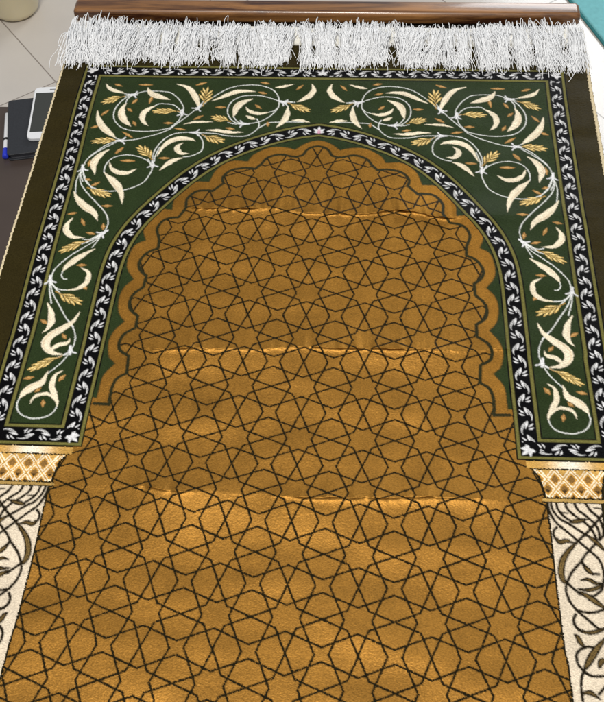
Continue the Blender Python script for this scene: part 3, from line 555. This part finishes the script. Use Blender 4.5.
wood = wood_mat('varnished_wood', (0.045, 0.014, 0.005), (0.33, 0.150, 0.045), .45)
wood_d = simple_mat('dark_top_gap_shade', (0.010, 0.008, 0.006), .8, var=.3, scale=60, spec=.1)  # near-black, also stands in for the deep shade behind the rug
FLOOR = -0.50
tb = empty('coffee_table', (0, 0.14, FLOOR), 'low wooden table with varnished rounded back rail, mostly hidden under the prayer rug', 'table')
def tpart(name, bm, m, smooth=False):
    for v in bm.verts: v.co -= Vector((0, .14, FLOOR))
    return from_bm(name, bm, m, tb, smooth)
tpart('table_top', box_bm(-.340, .340, -.47, .692, -.030, -.0004, .003), wood_d)
tpart('apron', box_bm(-.345, .345, -.46, .7515, -.10, -.0315, .002), wood_d)
rail = box_bm(-.368, .363, .720, .752, -.012, .0095, .0070, 6)
tpart('back_rail', rail, wood, True)
tpart('rear_gap_shade', box_bm(-.345, .345, .693, .748, -.031, -.0125, .001), wood_d)  # added block, its black paints the shade in the gap before the rail
for sx in (-1, 1):
    for y in (-.42, .70):
        tpart('leg', box_bm(sx*.30-.02, sx*.30+.02, y-.02, y+.02, FLOOR+.0005, -.102, .004), wood)

# ---------------------------------------------------------------- floor
m, nt, b = node_mat('floor_tile')
tc = N(nt, 'ShaderNodeTexCoord'); mp = N(nt, 'ShaderNodeMapping')
mp.vector_type = 'TEXTURE'; mp.inputs['Location'].default_value = (-.596, 1.202, 0); mp.inputs['Rotation'].default_value = (0, 0, math.radians(-52)); 
nt.links.new(tc.outputs['Object'], mp.inputs[0])
br = N(nt, 'ShaderNodeTexBrick'); br.offset = 0; br.inputs['Scale'].default_value = 1
br.inputs['Brick Width'].default_value = .42; br.inputs['Row Height'].default_value = .42; br.inputs['Mortar Size'].default_value = .0016; br.inputs['Mortar Smooth'].default_value = .3
br.inputs['Color1'].default_value = (.60, .55, .50, 1); br.inputs['Color2'].default_value = (.63, .585, .53, 1); br.inputs['Mortar'].default_value = (.30, .26, .23, 1)
nt.links.new(mp.outputs[0], br.inputs['Vector'])
nz = N(nt, 'ShaderNodeTexNoise'); nz.inputs['Scale'].default_value = 9; nz.inputs['Detail'].default_value = 8
nt.links.new(tc.outputs['Object'], nz.inputs['Vector'])
mr = N(nt, 'ShaderNodeMapRange'); mr.inputs[3].default_value = .9; mr.inputs[4].default_value = 1.08; nt.links.new(nz.outputs['Fac'], mr.inputs[0])
mx = N(nt, 'ShaderNodeMix', data_type='RGBA', blend_type='MULTIPLY'); mx.inputs[0].default_value = 1
nt.links.new(br.outputs['Color'], mx.inputs[6]); nt.links.new(mr.outputs[0], mx.inputs[7]); nt.links.new(mx.outputs[2], b.inputs['Base Color'])
b.inputs['Roughness'].default_value = .22
bp = N(nt, 'ShaderNodeBump'); bp.invert = True; bp.inputs['Strength'].default_value = .5; bp.inputs['Distance'].default_value = .001
nt.links.new(br.outputs['Fac'], bp.inputs['Height']); nt.links.new(bp.outputs[0], b.inputs['Normal'])
bm = bmesh.new(); bmesh.ops.create_grid(bm, x_segments=4, y_segments=4, size=3.0)
fl = from_bm('floor', bm, m); fl.location = (0, .8, FLOOR); fl['kind'] = 'structure'
mp.inputs['Location'].default_value = (-.596, .402, 0)

# ---------------------------------------------------------------- low brown side table with notebook, pen and phone
brown = simple_mat('brown_laminate', (0.062, 0.044, 0.036), .45, var=.15, scale=12, coat=.1)
st = empty('side_table', (-.80, .72, FLOOR), 'low dark brown side table to the left of the rug, carrying a notebook', 'table')
TZ = -.345
def spart(name, bm, mt):
    for v in bm.verts: v.co -= Vector((-.80, .72, FLOOR))
    return from_bm(name, bm, mt, st)
spart('table_top', box_bm(-1.15, -.46, .50, .933, TZ-.025, TZ, .002), brown)
for x_ in (-1.12, -.49):
    for y_ in (.53, .90): spart('leg', box_bm(x_-.018, x_+.018, y_-.018, y_+.018, FLOOR+.0005, TZ-.026, .003), brown)
nb = empty('notebook', (-.462, .882, TZ), 'closed black notebook lying on the brown side table under the phone', 'notebook', math.radians(11.8))
cov_m = simple_mat('black_cover', (0.022, 0.024, 0.029), .5, var=.25, scale=300, bump=.25)
page_m = simple_mat('paper', (0.62, 0.62, 0.64), .8, var=.15, scale=200)
from_bm('cover', rounded_slab_bm(.24, .150, .006, .0120, .0150, .0008), cov_m, nb)
from_bm('pages', rounded_slab_bm(.232, .142, .004, .0032, .0118), simple_mat('page_edges', (0.10, 0.10, 0.115), .8), nb)
from_bm('cover', rounded_slab_bm(.24, .150, .006, .0003, .0030, .0008), cov_m, nb)
ph = empty('mobile_phone', (-.507, .893, TZ+.0153), 'white mobile phone with dark screen, partly hidden by the rug edge', 'phone', math.radians(5.5))
white = simple_mat('white_plastic', (0.82, 0.83, 0.85), .25, var=.02, coat=.5)
from_bm('body', rounded_slab_bm(.071, .142, .010, 0, .0075, .0018), white, ph, False)
from_bm('screen', rounded_slab_bm(.0625, .108, .001, .0074, .00775), simple_mat('dark_glass', (0.045, 0.048, 0.043), .3, var=.05), ph)
grey = simple_mat('grey_trim', (0.50, 0.50, 0.52), .3)
hb = rounded_slab_bm(.018, .0055, .0026, .0074, .0080)
for v in hb.verts: v.co.y -= .0625
from_bm('home_button', hb, grey, ph)
sp = rounded_slab_bm(.014, .0022, .0010, .0074, .0078)
for v in sp.verts: v.co.y += .0625
from_bm('earpiece', sp, simple_mat('speaker_mesh', (.18, .18, .19), .5), ph)
pn = empty('pen', (-.580, .840, TZ+.0055), 'white pen with blue tip lying along the left edge of the notebook', 'pen', math.radians(11.0))
def pen_part(name, r, y0, y1, mt, r2=None):
    bm = lathe_bm([(r*.85, 0), (r, .001), (r, y1-y0-.001), ((r2 or r)*.85, y1-y0)], 20)
    for v in bm.verts: v.co = Vector((v.co.x, y0+v.co.z, v.co.y))
    bmesh.ops.recalc_face_normals(bm, faces=bm.faces[:])
    return from_bm(name, bm, mt, pn, True)
pen_part('barrel', .0045, -.030, .065, white)
pen_part('ring', .0050, -.010, -.003, simple_mat('black_plastic', (.01, .01, .01), .4))
pen_part('cap', .0054, -.052, -.031, simple_mat('blue_plastic', (.02, .04, .55), .3))

# ---------------------------------------------------------------- beige basin and teal mat on the floor behind
bs = empty('plastic_basin', (-.735, 1.452, FLOOR), 'beige plastic basin standing on the tiled floor behind the rug', 'basin')
beige = simple_mat('beige_plastic', (0.74, 0.66, 0.45), .35, var=.1, scale=14)
beige.node_tree.nodes['Principled BSDF'].inputs['Transmission Weight'].default_value = .0
beige.node_tree.nodes['Principled BSDF'].inputs['Subsurface Weight'].default_value = .5
beige.node_tree.nodes['Principled BSDF'].inputs['Subsurface Radius'].default_value = (.03, .025, .015)
from_bm('bowl', lathe_bm([(.030, .0006), (.043, .003), (.050, .010), (.054, .02), (.074, .13), (.077, .134), (.074, .136), (.069, .13), (.049, .03), (.042, .012), (.02, .010)]), beige, bs, True)
from_bm('rim', lathe_bm([(.0775, .131), (.084, .132), (.086, .137), (.084, .141), (.076, .1415), (.075, .138)]), beige, bs, True)
tm = empty('floor_mat', (.72, 1.50, FLOOR), 'teal mat lying on the white tiles at the far right corner', 'mat')
teal = simple_mat('teal_fabric', (0.20, 0.55, 0.58), .85, var=.18, scale=90, bump=.5)
ang = math.atan2(-.1, .036)
mb = rounded_slab_bm(.60, .30, .03, .0008, .011, .004)
mo = from_bm('pad', mb, teal, tm); 
hm = rounded_slab_bm(.608, .308, .034, .0005, .006, .002); ho = from_bm('binding', hm, simple_mat('teal_binding', (.03, .20, .21), .8), tm)
nrm = Vector((math.cos(ang+math.pi/2), math.sin(ang+math.pi/2), 0))
mid = Vector((.553, 1.389, FLOOR))
tm.location = mid+nrm*.154+Vector((math.cos(ang), math.sin(ang), 0))*(-.05); tm.rotation_euler = (0, 0, ang)
